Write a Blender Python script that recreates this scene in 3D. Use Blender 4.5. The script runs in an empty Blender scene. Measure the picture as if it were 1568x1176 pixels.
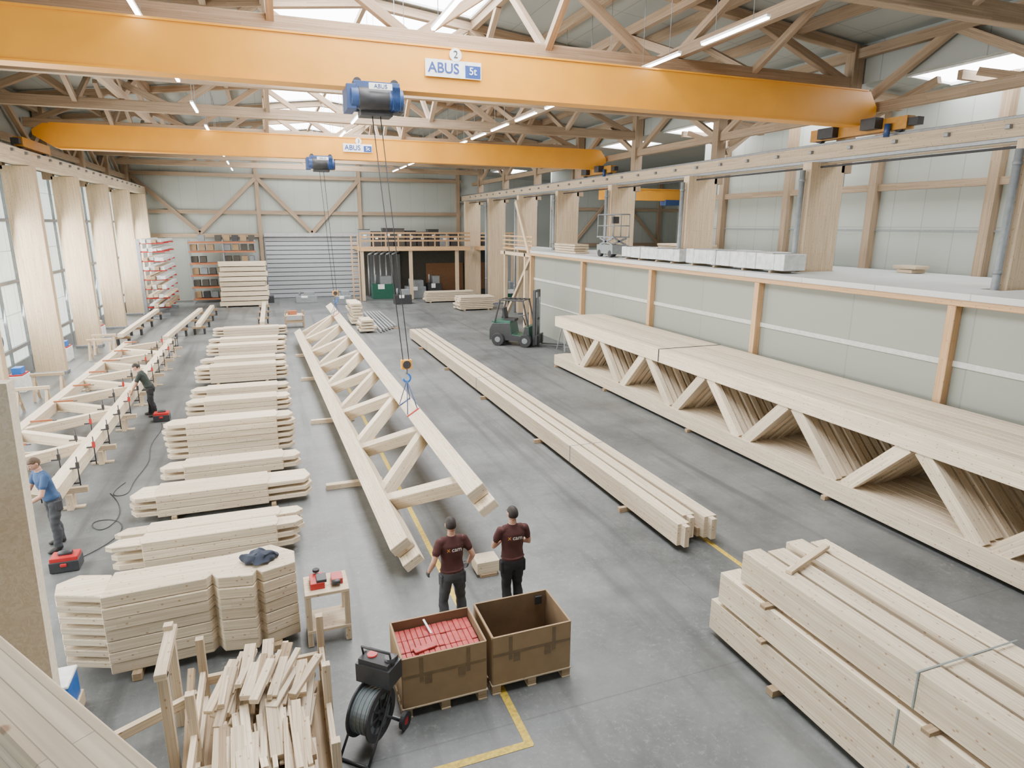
import bpy, math, random
import numpy as np
from mathutils import Vector, Matrix, Euler, noise
random.seed(7)
SC = bpy.context.scene
COL = SC.collection

# ------------------------------------------------------------------ materials
def newmat(name):
    m = bpy.data.materials.new(name); m.use_nodes = True
    nt = m.node_tree; nt.nodes.clear()
    o = nt.nodes.new("ShaderNodeOutputMaterial"); b = nt.nodes.new("ShaderNodeBsdfPrincipled")
    nt.links.new(b.outputs[0], o.inputs[0])
    return m, nt, b

def plain(name, col, rough=.6, metal=0., var=.12, scale=8., bump=0.):
    m, nt, b = newmat(name)
    tc = nt.nodes.new("ShaderNodeTexCoord"); n = nt.nodes.new("ShaderNodeTexNoise")
    n.inputs["Scale"].default_value = scale; n.inputs["Detail"].default_value = 4
    nt.links.new(tc.outputs["Object"], n.inputs["Vector"])
    r = nt.nodes.new("ShaderNodeValToRGB")
    r.color_ramp.elements[0].position = .3; r.color_ramp.elements[1].position = .7
    r.color_ramp.elements[0].color = (*[c*(1-var) for c in col], 1)
    r.color_ramp.elements[1].color = (*[min(1, c*(1+var)) for c in col], 1)
    nt.links.new(n.outputs[0], r.inputs[0]); nt.links.new(r.outputs[0], b.inputs["Base Color"])
    b.inputs["Roughness"].default_value = rough; b.inputs["Metallic"].default_value = metal
    if bump:
        bp = nt.nodes.new("ShaderNodeBump"); bp.inputs["Strength"].default_value = bump
        nt.links.new(n.outputs[0], bp.inputs["Height"]); nt.links.new(bp.outputs[0], b.inputs["Normal"])
    return m

def emis(name, col, s):
    m = bpy.data.materials.new(name); m.use_nodes = True
    nt = m.node_tree; nt.nodes.clear()
    o = nt.nodes.new("ShaderNodeOutputMaterial"); e = nt.nodes.new("ShaderNodeEmission")
    e.inputs[0].default_value = (*col, 1); e.inputs[1].default_value = s
    nt.links.new(e.outputs[0], o.inputs[0]); return m

def wood(name, c1, c2, knots=.7, row=.045, seam=.5, rough=.62):
    """glulam spruce: uv.x runs along the timber in metres (+100*k per piece)"""
    m, nt, b = newmat(name); N = nt.nodes.new; L = nt.links.new
    uv = N("ShaderNodeUVMap"); uv.uv_map = "UVMap"
    sep = N("ShaderNodeSeparateXYZ"); L(uv.outputs[0], sep.inputs[0])
    br = N("ShaderNodeTexBrick"); L(uv.outputs[0], br.inputs["Vector"])
    br.inputs["Scale"].default_value = 1; br.inputs["Brick Width"].default_value = 2.3
    br.inputs["Row Height"].default_value = row; br.inputs["Mortar Size"].default_value = .0015
    br.inputs["Mortar Smooth"].default_value = .2
    br.inputs["Color1"].default_value = (*c1, 1); br.inputs["Color2"].default_value = (*c2, 1)
    br.inputs["Mortar"].default_value = (*[c*seam for c in c1], 1)
    mp = N("ShaderNodeMapping"); mp.inputs["Scale"].default_value = (1.1, 38, 1)
    L(uv.outputs[0], mp.inputs[0])
    g = N("ShaderNodeTexNoise"); g.inputs["Scale"].default_value = 1; g.inputs["Detail"].default_value = 5
    g.inputs["Distortion"].default_value = .4
    L(mp.outputs[0], g.inputs["Vector"])
    gr = N("ShaderNodeMapRange"); gr.inputs["From Min"].default_value = .3; gr.inputs["From Max"].default_value = .7
    gr.inputs["To Min"].default_value = .76; gr.inputs["To Max"].default_value = 1.08
    L(g.outputs[0], gr.inputs[0])
    ad = N("ShaderNodeMath"); ad.operation = 'ADD'; ad.inputs[1].default_value = 50
    L(sep.outputs[0], ad.inputs[0])
    dv = N("ShaderNodeMath"); dv.operation = 'DIVIDE'; dv.inputs[1].default_value = 100; L(ad.outputs[0], dv.inputs[0])
    fl = N("ShaderNodeMath"); fl.operation = 'FLOOR'; L(dv.outputs[0], fl.inputs[0])
    wn = N("ShaderNodeTexWhiteNoise"); wn.noise_dimensions = '1D'; L(fl.outputs[0], wn.inputs["W"])
    wr = N("ShaderNodeMapRange"); wr.inputs["To Min"].default_value = .80; wr.inputs["To Max"].default_value = 1.08
    L(wn.outputs[0], wr.inputs[0])
    mu = N("ShaderNodeMath"); mu.operation = 'MULTIPLY'; L(gr.outputs[0], mu.inputs[0]); L(wr.outputs[0], mu.inputs[1])
    vm = N("ShaderNodeVectorMath"); vm.operation = 'SCALE'; L(br.outputs[0], vm.inputs[0]); L(mu.outputs[0], vm.inputs["Scale"])
    vo = N("ShaderNodeTexVoronoi"); vo.voronoi_dimensions = '2D'; vo.inputs["Scale"].default_value = 4.6
    vmx = N("ShaderNodeMapping"); vmx.inputs["Scale"].default_value = (.8, 1.2, 1); L(uv.outputs[0], vmx.inputs[0])
    L(vmx.outputs[0], vo.inputs["Vector"])
    kr = N("ShaderNodeMapRange"); kr.inputs["From Min"].default_value = .04; kr.inputs["From Max"].default_value = .075
    kr.inputs["To Min"].default_value = knots; kr.inputs["To Max"].default_value = 0
    L(vo.outputs["Distance"], kr.inputs[0])
    mx = N("ShaderNodeMix"); mx.data_type = 'RGBA'; L(kr.outputs[0], mx.inputs[0])
    L(vm.outputs[0], mx.inputs[6]); mx.inputs[7].default_value = (.27, .13, .055, 1)
    L(mx.outputs[2], b.inputs["Base Color"])
    b.inputs["Roughness"].default_value = rough
    b.inputs["Specular IOR Level"].default_value = .3
    return m

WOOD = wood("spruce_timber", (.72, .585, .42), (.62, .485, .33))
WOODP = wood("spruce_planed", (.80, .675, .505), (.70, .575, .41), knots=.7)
WOODR = wood("shaded_roof_timber", (.42, .31, .21), (.335, .24, .155), knots=.4)  # darker spruce copy: backlit shade of the roof timbers is in the colour
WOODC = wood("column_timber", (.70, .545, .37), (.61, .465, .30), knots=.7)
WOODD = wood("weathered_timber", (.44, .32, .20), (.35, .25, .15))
WOODO = wood("larch_post", (.60, .38, .20), (.54, .33, .165))
STEEL = plain("steel_grey", (.26, .28, .30), .45, .6)
DARK = plain("black_rubber", (.025, .025, .028), .6)
BLACK = plain("black_plastic", (.032, .033, .037), .45)
GREY = plain("grey_paint", (.20, .22, .23), .5)
STRAP = plain("grey_strap", (.20, .23, .22), .5)
YEL = plain("crane_yellow", (.76, .33, .02), .38, 0, .06, 1.2)
YELD = plain("carriage_yellow", (.42, .19, .02), .45)
BLUE = plain("hoist_blue", (.025, .06, .17), .4)
BLUE2 = plain("bright_blue", (.02, .14, .5), .4)
RED = plain("tool_red", (.42, .02, .02), .4)
REDBOX = plain("red_cartons", (.40, .055, .05), .6, 0, .25, 14)
WHITE = plain("white_paint", (.8, .81, .8), .5)
PAPER = plain("white_wrap", (.58, .60, .59), .45, 0, .18, 5, .4)
ORANGE = plain("rack_orange", (.36, .12, .05), .5)
GREEN = plain("forklift_green", (.015, .09, .06), .4)
TAPE = plain("packing_tape", (.17, .115, .06), .3)
CARD = plain("cardboard", (.29, .195, .105), .85, 0, .08, 5)
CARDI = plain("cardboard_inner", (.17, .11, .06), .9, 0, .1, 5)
ALU = plain("galvanised", (.45, .47, .48), .4, .5)
HOSE = plain("cable_grey", (.13, .155, .165), .45)

def floor_mat():
    m, nt, b = newmat("polished_concrete"); N = nt.nodes.new; L = nt.links.new
    tc = N("ShaderNodeTexCoord")
    a = N("ShaderNodeTexNoise"); a.inputs["Scale"].default_value = .35; a.inputs["Detail"].default_value = 10; a.inputs["Roughness"].default_value = .74
    L(tc.outputs["Object"], a.inputs["Vector"])
    r = N("ShaderNodeValToRGB"); e = r.color_ramp.elements
    e[0].position = .34; e[0].color = (.060, .066, .067, 1); e[1].position = .68; e[1].color = (.170, .179, .178, 1)
    L(a.outputs[0], r.inputs[0])
    s = N("ShaderNodeTexNoise"); s.inputs["Scale"].default_value = 11; s.inputs["Detail"].default_value = 7; s.inputs["Roughness"].default_value = .85
    L(tc.outputs["Object"], s.inputs["Vector"])
    sr = N("ShaderNodeValToRGB"); e = sr.color_ramp.elements
    e[0].position = .53; e[0].color = (0, 0, 0, 1); e[1].position = .72; e[1].color = (1, 1, 1, 1)
    L(s.outputs[0], sr.inputs[0])
    big = N("ShaderNodeTexNoise"); big.inputs["Scale"].default_value = .8; big.inputs["Detail"].default_value = 3; L(tc.outputs["Object"], big.inputs["Vector"])
    bgr = N("ShaderNodeMapRange"); bgr.inputs["From Min"].default_value = .4; bgr.inputs["From Max"].default_value = .65; bgr.inputs["To Min"].default_value = .15; bgr.inputs["To Max"].default_value = .8
    L(big.outputs[0], bgr.inputs[0])
    sm = N("ShaderNodeMath"); sm.operation = 'MULTIPLY'; L(sr.outputs[0], sm.inputs[0]); L(bgr.outputs[0], sm.inputs[1])
    mx = N("ShaderNodeMix"); mx.data_type = 'RGBA'; L(sm.outputs[0], mx.inputs[0]); L(r.outputs[0], mx.inputs[6]); mx.inputs[7].default_value = (.32, .32, .30, 1)
    v = N("ShaderNodeTexVoronoi"); v.inputs["Scale"].default_value = 9; L(tc.outputs["Object"], v.inputs["Vector"])
    vr = N("ShaderNodeMapRange"); vr.inputs["From Min"].default_value = .04; vr.inputs["From Max"].default_value = .07; vr.inputs["To Min"].default_value = .5; vr.inputs["To Max"].default_value = 0
    L(v.outputs["Distance"], vr.inputs[0])
    mx2 = N("ShaderNodeMix"); mx2.data_type = 'RGBA'; L(vr.outputs[0], mx2.inputs[0]); L(mx.outputs[2], mx2.inputs[6]); mx2.inputs[7].default_value = (.30, .28, .23, 1)
    mp = N("ShaderNodeMapping"); mp.inputs["Scale"].default_value = (2.2, .12, 1); mp.inputs["Rotation"].default_value = (0, 0, .12); L(tc.outputs["Object"], mp.inputs[0])
    tn = N("ShaderNodeTexNoise"); tn.inputs["Scale"].default_value = 1.2; tn.inputs["Detail"].default_value = 4; L(mp.outputs[0], tn.inputs["Vector"])
    tr = N("ShaderNodeMapRange"); tr.inputs["From Min"].default_value = .52; tr.inputs["From Max"].default_value = .68; tr.inputs["To Min"].default_value = 0; tr.inputs["To Max"].default_value = .6
    L(tn.outputs[0], tr.inputs[0])
    mx4 = N("ShaderNodeMix"); mx4.data_type = 'RGBA'; L(tr.outputs[0], mx4.inputs[0]); L(mx2.outputs[2], mx4.inputs[6]); mx4.inputs[7].default_value = (.045, .047, .048, 1)
    br = N("ShaderNodeTexBrick"); br.offset = 0; br.inputs["Scale"].default_value = 1; br.inputs["Brick Width"].default_value = 6.3; br.inputs["Row Height"].default_value = 6.3
    br.inputs["Mortar Size"].default_value = .012; L(tc.outputs["Object"], br.inputs["Vector"])
    fm = N("ShaderNodeMath"); fm.operation = 'MULTIPLY'; fm.inputs[1].default_value = .35; L(br.outputs["Fac"], fm.inputs[0])
    mx3 = N("ShaderNodeMix"); mx3.data_type = 'RGBA'; L(fm.outputs[0], mx3.inputs[0]); L(mx4.outputs[2], mx3.inputs[6]); mx3.inputs[7].default_value = (.04, .04, .04, 1)
    L(mx3.outputs[2], b.inputs["Base Color"])
    rr = N("ShaderNodeMapRange"); rr.inputs["To Min"].default_value = .34; rr.inputs["To Max"].default_value = .6
    L(a.outputs[0], rr.inputs[0]); L(rr.outputs[0], b.inputs["Roughness"])
    return m

def panel_mat(name, col, sx, sz, seam=.6, ax='x', emit=0.):
    m, nt, b = newmat(name); N = nt.nodes.new; L = nt.links.new
    tc = N("ShaderNodeTexCoord"); sp = N("ShaderNodeSeparateXYZ"); L(tc.outputs["Object"], sp.inputs[0])
    cb = N("ShaderNodeCombineXYZ"); L(sp.outputs[0 if ax == 'x' else 1], cb.inputs[0]); L(sp.outputs[2 if ax != 'r' else 0], cb.inputs[1])
    br = N("ShaderNodeTexBrick"); br.offset = 0; L(cb.outputs[0], br.inputs["Vector"])
    br.inputs["Scale"].default_value = 1; br.inputs["Brick Width"].default_value = sx; br.inputs["Row Height"].default_value = sz
    br.inputs["Mortar Size"].default_value = .018
    br.inputs["Color1"].default_value = (*col, 1); br.inputs["Color2"].default_value = (*[c*.95 for c in col], 1)
    br.inputs["Mortar"].default_value = (*[c*seam for c in col], 1)
    L(br.outputs[0], b.inputs["Base Color"]); b.inputs["Roughness"].default_value = .5
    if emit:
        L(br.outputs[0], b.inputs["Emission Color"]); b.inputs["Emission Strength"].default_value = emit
    return m

def osb_mat():
    m, nt, b = newmat("osb_board"); N = nt.nodes.new; L = nt.links.new
    tc = N("ShaderNodeTexCoord"); v = N("ShaderNodeTexVoronoi"); v.inputs["Scale"].default_value = 48
    n = N("ShaderNodeTexNoise"); n.inputs["Scale"].default_value = 12
    L(tc.outputs["Object"], n.inputs["Vector"])
    mx = N("ShaderNodeMix"); mx.data_type = 'VECTOR'; mx.inputs[0].default_value = .35
    L(tc.outputs["Object"], mx.inputs[4]); L(n.outputs[1], mx.inputs[5]); L(mx.outputs[1], v.inputs["Vector"])
    s = N("ShaderNodeSeparateColor"); L(v.outputs["Color"], s.inputs[0])
    r = N("ShaderNodeValToRGB"); r.color_ramp.elements[0].color = (.80, .68, .50, 1); r.color_ramp.elements[1].color = (.92, .82, .66, 1)
    L(s.outputs[0], r.inputs[0]); L(r.outputs[0], b.inputs["Base Color"]); b.inputs["Roughness"].default_value = .7
    return m
FLOOR = floor_mat(); OSB = osb_mat()

# ------------------------------------------------------------------ mesh builder
class MB:
    def __init__(s): s.v = []; s.f = []; s.m = []; s.uv = []; s.mats = []; s.sm = []
    def mi(s, mat):
        if mat not in s.mats: s.mats.append(mat)
        return s.mats.index(mat)
    def face(s, idx, mat, uv=None, smooth=False):
        s.f.append(idx); s.m.append(s.mi(mat)); s.sm.append(smooth)
        s.uv.append(uv or [(0, 0)]*len(idx))
    def box(s, c, sz, mat, R=None):
        c = Vector(c); R = R or Matrix.Identity(3); h = [x/2 for x in sz]
        base = len(s.v); loc = []
        for i in range(8):
            p = Vector(((h[0] if i & 1 else -h[0]), (h[1] if i & 2 else -h[1]), (h[2] if i & 4 else -h[2])))
            loc.append(p); s.v.append(c + R @ p)
        La = max(range(3), key=lambda i: sz[i]); k = random.randint(0, 60)*100; kv = random.randint(0, 40)*.45
        for ax, idx in ((0, (0, 4, 6, 2)), (0, (1, 3, 7, 5)), (1, (0, 1, 5, 4)), (1, (2, 6, 7, 3)), (2, (0, 2, 3, 1)), (2, (4, 5, 7, 6))):
            o = [a for a in range(3) if a != ax]
            if La in o: u = La; w = [a for a in o if a != La][0]
            else: u, w = o
            s.face([base+i for i in idx], mat, [(loc[i][u]+k, loc[i][w]+kv) for i in idx])
    def beam(s, p1, p2, w, h, mat, up=(0, 0, 1)):
        p1 = Vector(p1); p2 = Vector(p2); d = p2-p1; x = d.normalized(); y = Vector(up).cross(x)
        if y.length < 1e-4: y = Vector((0, 1, 0)).cross(x)
        y.normalize(); z = x.cross(y)
        s.box((p1+p2)/2, (d.length, w, h), mat, Matrix((x, y, z)).transposed())
    def prism(s, poly, z0, z1, mat):
        n = len(poly); b = len(s.v); k = random.randint(0, 60)*100; kv = random.randint(0, 30)*.45
        for z in (z0, z1):
            for p in poly: s.v.append(Vector((p[0], p[1], z)))
        s.face([b+n+i for i in range(n)], mat, [(p[0]+k, p[1]+kv) for p in poly])
        s.face([b+i for i in reversed(range(n))], mat, [(p[0]+k, p[1]+kv) for p in reversed(poly)])
        for i in range(n):
            j = (i+1) % n; l = (Vector(poly[j])-Vector(poly[i])).length
            s.face([b+i, b+j, b+n+j, b+n+i], mat, [(k, z0+kv), (l+k, z0+kv), (l+k, z1+kv), (k, z1+kv)])
    def tube(s, pts, rads, mat, side=(1, 0, 0), n=12, cap=True, smooth=True):
        pts = [Vector(p) for p in pts]; side = Vector(side); b = len(s.v); m = len(pts)
        for i, p in enumerate(pts):
            t = (pts[min(i+1, m-1)]-pts[max(i-1, 0)]).normalized()
            x = side - t*side.dot(t)
            if x.length < 1e-3: x = Vector((0, 1, 0)) - t*t.y
            if x.length < 1e-3: x = Vector((0, 0, 1)) - t*t.z
            x.normalize(); y = t.cross(x)
            r = rads[i] if isinstance(rads, (list, tuple)) else rads
            ra, rb = r if isinstance(r, (list, tuple)) else (r, r)
            for j in range(n):
                a = 2*math.pi*j/n; s.v.append(p + x*ra*math.cos(a) + y*rb*math.sin(a))
        for i in range(m-1):
            for j in range(n):
                k = (j+1) % n
                s.face([b+i*n+j, b+i*n+k, b+(i+1)*n+k, b+(i+1)*n+j], mat, None, smooth)
        if cap:
            s.face([b+j for j in reversed(range(n))], mat); s.face([b+(m-1)*n+j for j in range(n)], mat)
    def cyl(s, p1, p2, r, mat, n=14, r2=None):
        s.tube([p1, p2], [r, r2 if r2 is not None else r], mat, (1, .01, .02), n)
    def ring(s, c, axis, r0, r1, w, mat, n=32):
        c = Vector(c); ax = Vector(axis).normalized(); x = ax.orthogonal().normalized(); y = ax.cross(x); b = len(s.v)
        for j in range(n):
            a = 2*math.pi*j/n; d = x*math.cos(a)+y*math.sin(a)
            for r, o in ((r0, -w/2), (r1, -w/2), (r1, w/2), (r0, w/2)): s.v.append(c+d*r+ax*o)
        for j in range(n):
            k = (j+1) % n
            for q in range(4):
                q2 = (q+1) % 4; s.face([b+j*4+q, b+j*4+q2, b+k*4+q2, b+k*4+q], mat)
    def ball(s, c, r, mat, R=None, nu=16, nv=10, fn=None):
        c = Vector(c); R = R or Matrix.Identity(3); r = r if isinstance(r, (tuple, list)) else (r, r, r); b = len(s.v)
        for i in range(nv+1):
            th = math.pi*i/nv
            for j in range(nu):
                ph = 2*math.pi*j/nu
                p = Vector((math.sin(th)*math.cos(ph)*r[0], math.sin(th)*math.sin(ph)*r[1], math.cos(th)*r[2]))
                if fn: p = fn(p)
                s.v.append(c+R @ p)
        for i in range(nv):
            for j in range(nu):
                k = (j+1) % nu
                s.face([b+i*nu+j, b+(i+1)*nu+j, b+(i+1)*nu+k, b+i*nu+k], mat, None, True)
    def mesh(s, name):
        me = bpy.data.meshes.new(name); me.from_pydata([tuple(v) for v in s.v], [], s.f)
        for m in s.mats: me.materials.append(m)
        me.polygons.foreach_set("material_index", s.m); me.polygons.foreach_set("use_smooth", s.sm)
        ul = me.uv_layers.new(name="UVMap"); flat = [c for f in s.uv for q in f for c in q]
        ul.data.foreach_set("uv", flat); me.update(); return me
    def build(s, name, bevel=0., parent=None):
        ob = bpy.data.objects.new(name, s.mesh(name)); COL.objects.link(ob)
        if bevel:
            b = ob.modifiers.new("bevel", 'BEVEL'); b.width = bevel; b.segments = 1; b.limit_method = 'ANGLE'; b.angle_limit = math.radians(50)
        if parent: ob.parent = parent
        return ob

def text(body, size, loc, rot, mat, parent, name="lettering", ext=.004):
    t = bpy.data.curves.new(name, 'FONT'); t.body = body; t.size = size; t.extrude = ext; t.align_x = 'CENTER'; t.align_y = 'CENTER'
    t.materials.append(mat); o = bpy.data.objects.new(name, t); COL.objects.link(o); o.location = loc; o.rotation_euler = rot
    if parent: o.parent = parent
    return o
def lerp(a, b, t): return a+(b-a)*t
def V(*a): return Vector(a)

# ------------------------------------------------------------------ people (built first, in an empty scene)
SKIN = plain("skin", (.52, .29, .20), .55, 0, .05); LIP = plain("lips", (.42, .17, .14), .5)
HAIRD = plain("dark_hair", (.02, .014, .011), .7, 0, .4, 60); HAIRB = plain("brown_hair", (.09, .055, .03), .7, 0, .4, 60)
EYE = plain("eye_white", (.8, .8, .78), .3); IRIS = plain("iris", (.05, .03, .02), .3)
BURG = plain("burgundy_cotton", (.060, .018, .016), .9, 0, .12, 5); DPANT = plain("dark_grey_workwear", (.050, .053, .060), .9, 0, .2, 5); BPANT = plain("black_workwear", (.014, .014, .016), .9, 0, .2, 5)
BLUT = plain("blue_tshirt", (.040, .085, .19), .9, 0, .1, 5); DGRN = plain("dark_shirt", (.025, .035, .03), .9); BOOT = plain("work_boot", (.03, .027, .025), .6); GLOVE = plain("work_glove", (.05, .05, .055), .8)

def remesh(mb, vox, smooth, name):
    ob = mb.build(name); r_ = ob.modifiers.new("r", 'REMESH'); r_.mode = 'VOXEL'; r_.voxel_size = vox; r_.use_smooth_shade = True
    s_ = ob.modifiers.new("s", 'SMOOTH'); s_.iterations = smooth; s_.factor = .5
    dg = bpy.context.evaluated_depsgraph_get(); me = bpy.data.meshes.new_from_object(ob.evaluated_get(dg))
    old = ob.data; bpy.data.objects.remove(ob); bpy.data.meshes.remove(old); me.name = name; return me

def person(loc, yaw, lean=0., arms=None, legs=None, head=(0, 0), mats=None, hair=HAIRD, height=1.8, gloves=False, logo=False, curl=.45):
    shirt, pants = mats
    cl, sl = math.cos(lean), math.sin(lean)
    def sp(x, z, y=0): dz = z-.93; return V(x, dz*sl+y*cl, .93+dz*cl-y*sl)
    SH = {-1: sp(-.185, 1.45), 1: sp(.185, 1.45)}
    m = MB(); segs = []
    tor = [(.80, .10, .085), (.86, .160, .115), (.94, .175, .125), (1.0, .175, .126), (1.08, .165, .116), (1.18, .166, .114), (1.30, .182, .124), (1.39, .192, .122), (1.45, .165, .10), (1.50, .09, .074), (1.53, .060, .058), (1.60, .054, .058)]
    m.tube([sp(0, t[0], -.012 if t[0] < 1 else (.0 if t[0] > 1.45 else .005)) for t in tor], [(t[1], t[2]) for t in tor], shirt, (1, 0, 0), 20)
    m.tube([sp(-.15, 1.455), sp(.15, 1.455)], [.062, .062], shirt, (0, 0, 1), 12)
    segs.append((sp(0, 1.0), sp(0, 1.40), .15, 0)); segs.append((sp(-.13, 1.455), sp(.13, 1.455), .058, 0)); segs.append((sp(0, .85), sp(0, .955), .15, 1)); segs.append((sp(0, 1.515), sp(0, 1.64), .062, 2))
    for s_ in (-1, 1):
        kn, an, toe = legs[s_]; hp = V(.09*s_, 0, .90)
        mid = (kn+an)/2+V(0, -.02, .04)
        m.tube([hp+V(0, 0, .03), hp-V(0, 0, .06), lerp(hp, kn, .5), kn+V(0, .012, 0), mid, an+V(0, 0, .06), an+V(0, 0, -.015)], [.09, .102, .089, .071, .073, .064, .070], pants, (1, 0, 0), 16)
        segs.append((hp, kn, .08, 1)); segs.append((kn, an+V(0, 0, .02), .06, 1))
        td = (toe-an); td.z = 0; td.normalize(); f0 = V(an.x, an.y, 0)
        m.tube([f0-td*.075+V(0, 0, .05), f0-td*.05+V(0, 0, .05), f0+td*.02+V(0, 0, .052), f0+td*.11+V(0, 0, .045), f0+td*.175+V(0, 0, .036), f0+td*.20+V(0, 0, .033)], [(.03, .035), (.043, .048), (.047, .05), (.053, .043), (.042, .034), (.02, .02)], pants, V(-td.y, td.x, 0), 12)
        segs.append((f0-td*.06+V(0, 0, .04), f0+td*.2+V(0, 0, .03), .045, 3))
        el, wr = arms[s_]; sh = SH[s_]
        m.tube([sh-(el-sh)*.12, sh, lerp(sh, el, .3), lerp(sh, el, .56), lerp(sh, el, .6), lerp(sh, el, .85), el, lerp(el, wr, .25), lerp(el, wr, .6), wr], [.045, .062, .061, .060, .047, .043, .041, .043, .036, .028], shirt, (0, 1, 0), 14)
        segs.append((sh, lerp(sh, el, .53), .058, 0)); segs.append((lerp(sh, el, .64), wr, .042, 2))
    me = remesh(m, .0125, 2, "worker")
    me.materials.clear()
    for q in (shirt, pants, SKIN, BOOT): me.materials.append(q)
    nv = len(me.vertices); co = np.empty(nv*3, dtype=np.float32); me.vertices.foreach_get("co", co); co = co.reshape(-1, 3)
    D = []
    for a, b_, r_, kk in segs:
        a_ = np.array(a); d = np.array(b_)-a_; t = np.clip(((co-a_) @ d)/(d @ d), 0, 1); D.append(np.linalg.norm(co-a_-t[:, None]*d, axis=1)-r_)
    nk = np.array([q[3] for q in segs])[np.argmin(np.array(D), axis=0)]
    nr = np.empty(nv*3, dtype=np.float32); me.vertices.foreach_get("normal", nr); nr = nr.reshape(-1, 3)
    for i in range(nv):
        if nk[i] < 2:
            q = co[i]; n_ = noise.noise(V(q[0]*8+loc[0], q[1]*8, q[2]*(9+5*nk[i])+q[0]*6)); co[i] = q+nr[i]*(.011*n_+.003)
    me.vertices.foreach_set("co", co.reshape(-1))
    for pl in me.polygons: pl.material_index = int(nk[pl.vertices[0]]); pl.use_smooth = True
    root = bpy.data.objects.new("worker", me); COL.objects.link(root)
    mb = MB()
    mb.tube([sp(0, .98, -.003), sp(0, 1.015, -.003)], [(.188, .138), (.184, .134)], shirt, (1, 0, 0), 28); mb.box(sp(.175, .84), (.045, .13, .2), pants)
    mb.box(sp(-.175, .84), (.045, .13, .2), pants); mb.build("shirt_hem_and_pockets", .015, root)
    hp_, hy_ = head; HR = Matrix.Rotation(hy_, 3, 'Z') @ Matrix.Rotation(-lean-hp_, 3, 'X'); hc = sp(0, 1.685, .018)
    def hf(p):
        z = p.z/.118
        if z < 0: p.x *= 1-.30*z*z; p.y *= (1-.12*z*z) if p.y > 0 else (1-.45*z*z)
        elif z > .4: p.x *= 1+.10*(z-.4)
        if p.y > .06 and -.4 < z < .25: p.y += .004
        if p.y < 0 and z > -.3: p.y *= 1.04
        if p.y > .05 and .0 < z < .22 and .02 < abs(p.x) < .05: p.y -= .008
        return p
    mb = MB(); mb.ball(hc, (.076, .098, .116), SKIN, HR, 28, 20, hf)
    P = lambda x, y, z: hc+HR @ V(x, y, z)
    mb.tube([P(0, .09, .022), P(0, .108, -.01), P(0, .117, -.03), P(0, .096, -.04)], [(.008, .006), (.011, .01), (.016, .012), (.012, .006)], SKIN, HR @ V(1, 0, 0), 10)
    for s_ in (-1, 1):
        mb.ball(P(.032*s_, .083, .012), (.014, .010, .008), EYE, HR, 10, 8); mb.ball(P(.032*s_, .091, .012), (.006, .004, .006), IRIS, HR, 8, 6)
        mb.tube([P(.015*s_, .098, .032), P(.032*s_, .096, .037), P(.05*s_, .083, .031)], .004, hair, HR @ V(0, 0, 1), 6)
        mb.ball(P(.078*s_, -.005, .0), (.010, .022, .033), SKIN, HR, 10, 8); mb.ball(P(.084*s_, -.001, .002), (.004, .011, .018), LIP, HR, 8, 6)
    mb.ball(P(0, .091, -.062), (.024, .007, .0045), LIP, HR, 10, 6); mb.ball(P(0, .089, -.071), (.02, .008, .005), LIP, HR, 10, 6)
    mb.build("head", 0, root)
    mb = MB()
    def hair_fn(p):
        n_ = noise.noise(p*60)*.004
        p = hf(p)
        lim = .045 if p.y > .0 else -.05
        if p.y > .045 and p.z < .055: p.y = .045+(p.y-.045)*.35
        if p.z < lim:
            k_ = min(1, (lim-p.z)/.03); p *= (1-.15*k_)
        return p*(1+n_*6)
    mb.ball(hc+HR @ V(0, -.004, .003), (.083, .104, .119), hair, HR, 32, 24, hair_fn); mb.build("hair", 0, root)
    for s_ in (-1, 1):
        el, wr = arms[s_]; d = (wr-el).normalized(); inn = V(-s_, .25, 0); inn = (inn-d*inn.dot(d)).normalized()
        if arms.get('n'): inn = arms['n'][s_]; inn = (inn-d*inn.dot(d)).normalized()
        side = d.cross(inn)*1.0; fwd = V(0, 1, 0) if abs(d.z) > .5 else V(0, 0, 1)
        if side.dot(fwd) < 0: side = -side
        mb = MB(); hm = GLOVE if gloves else SKIN
        mb.tube([wr-d*.02, wr+d*.01, wr+d*.045, wr+d*.085, wr+d*.096], [(.026, .02), (.03, .018), (.041, .017), (.041, .014), (.03, .009)], hm, side, 14)
        for i, (l, off) in enumerate(((.072, .030), (.080, .010), (.075, -.011), (.060, -.030))):
            p = wr+d*(.085-.004*abs(i-1))+side*off; dr = d.copy(); pts = [p-d*.02, p]
            for seg in (.45, .32, .23):
                ang = curl*(1 if seg == .45 else 1.15); dr = (dr*math.cos(ang)+inn*math.sin(ang)).normalized(); p = p+dr*l*seg; pts.append(p)
            mb.tube(pts, [.0095, .0095, .0088, .008, .0068], hm, side, 8)
        tb = wr+d*.03+side*.028; td = (d*.65+side*.6+inn*.35).normalized(); td2 = (d*.85+side*.15+inn*.5).normalized()
        mb.tube([tb, tb+td*.04, tb+td*.04+td2*.03, tb+td*.04+td2*.055], [.013, .0115, .0105, .008], hm, inn, 8)
        me2 = remesh(mb, .0042, 2, "hand"); me2.materials.clear(); me2.materials.append(hm)
        me2.polygons.foreach_set("use_smooth", [True]*len(me2.polygons)); me2.polygons.foreach_set("material_index", [0]*len(me2.polygons))
        ho = bpy.data.objects.new("hand", me2); COL.objects.link(ho); ho.parent = root
    if logo:
        LG = plain("logo_white", (.75, .72, .68), .6); LO = plain("logo_orange", (.7, .3, .05), .6)
        text("cam", .095, sp(.035, 1.35, -.137), (math.pi/2-lean+.06, 0, 0), LG, root, "shirt_print", .001)
        text("x", .10, sp(-.09, 1.36, -.136), (math.pi/2+.06, 0, 0), LO, root, "shirt_print", .001)
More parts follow.
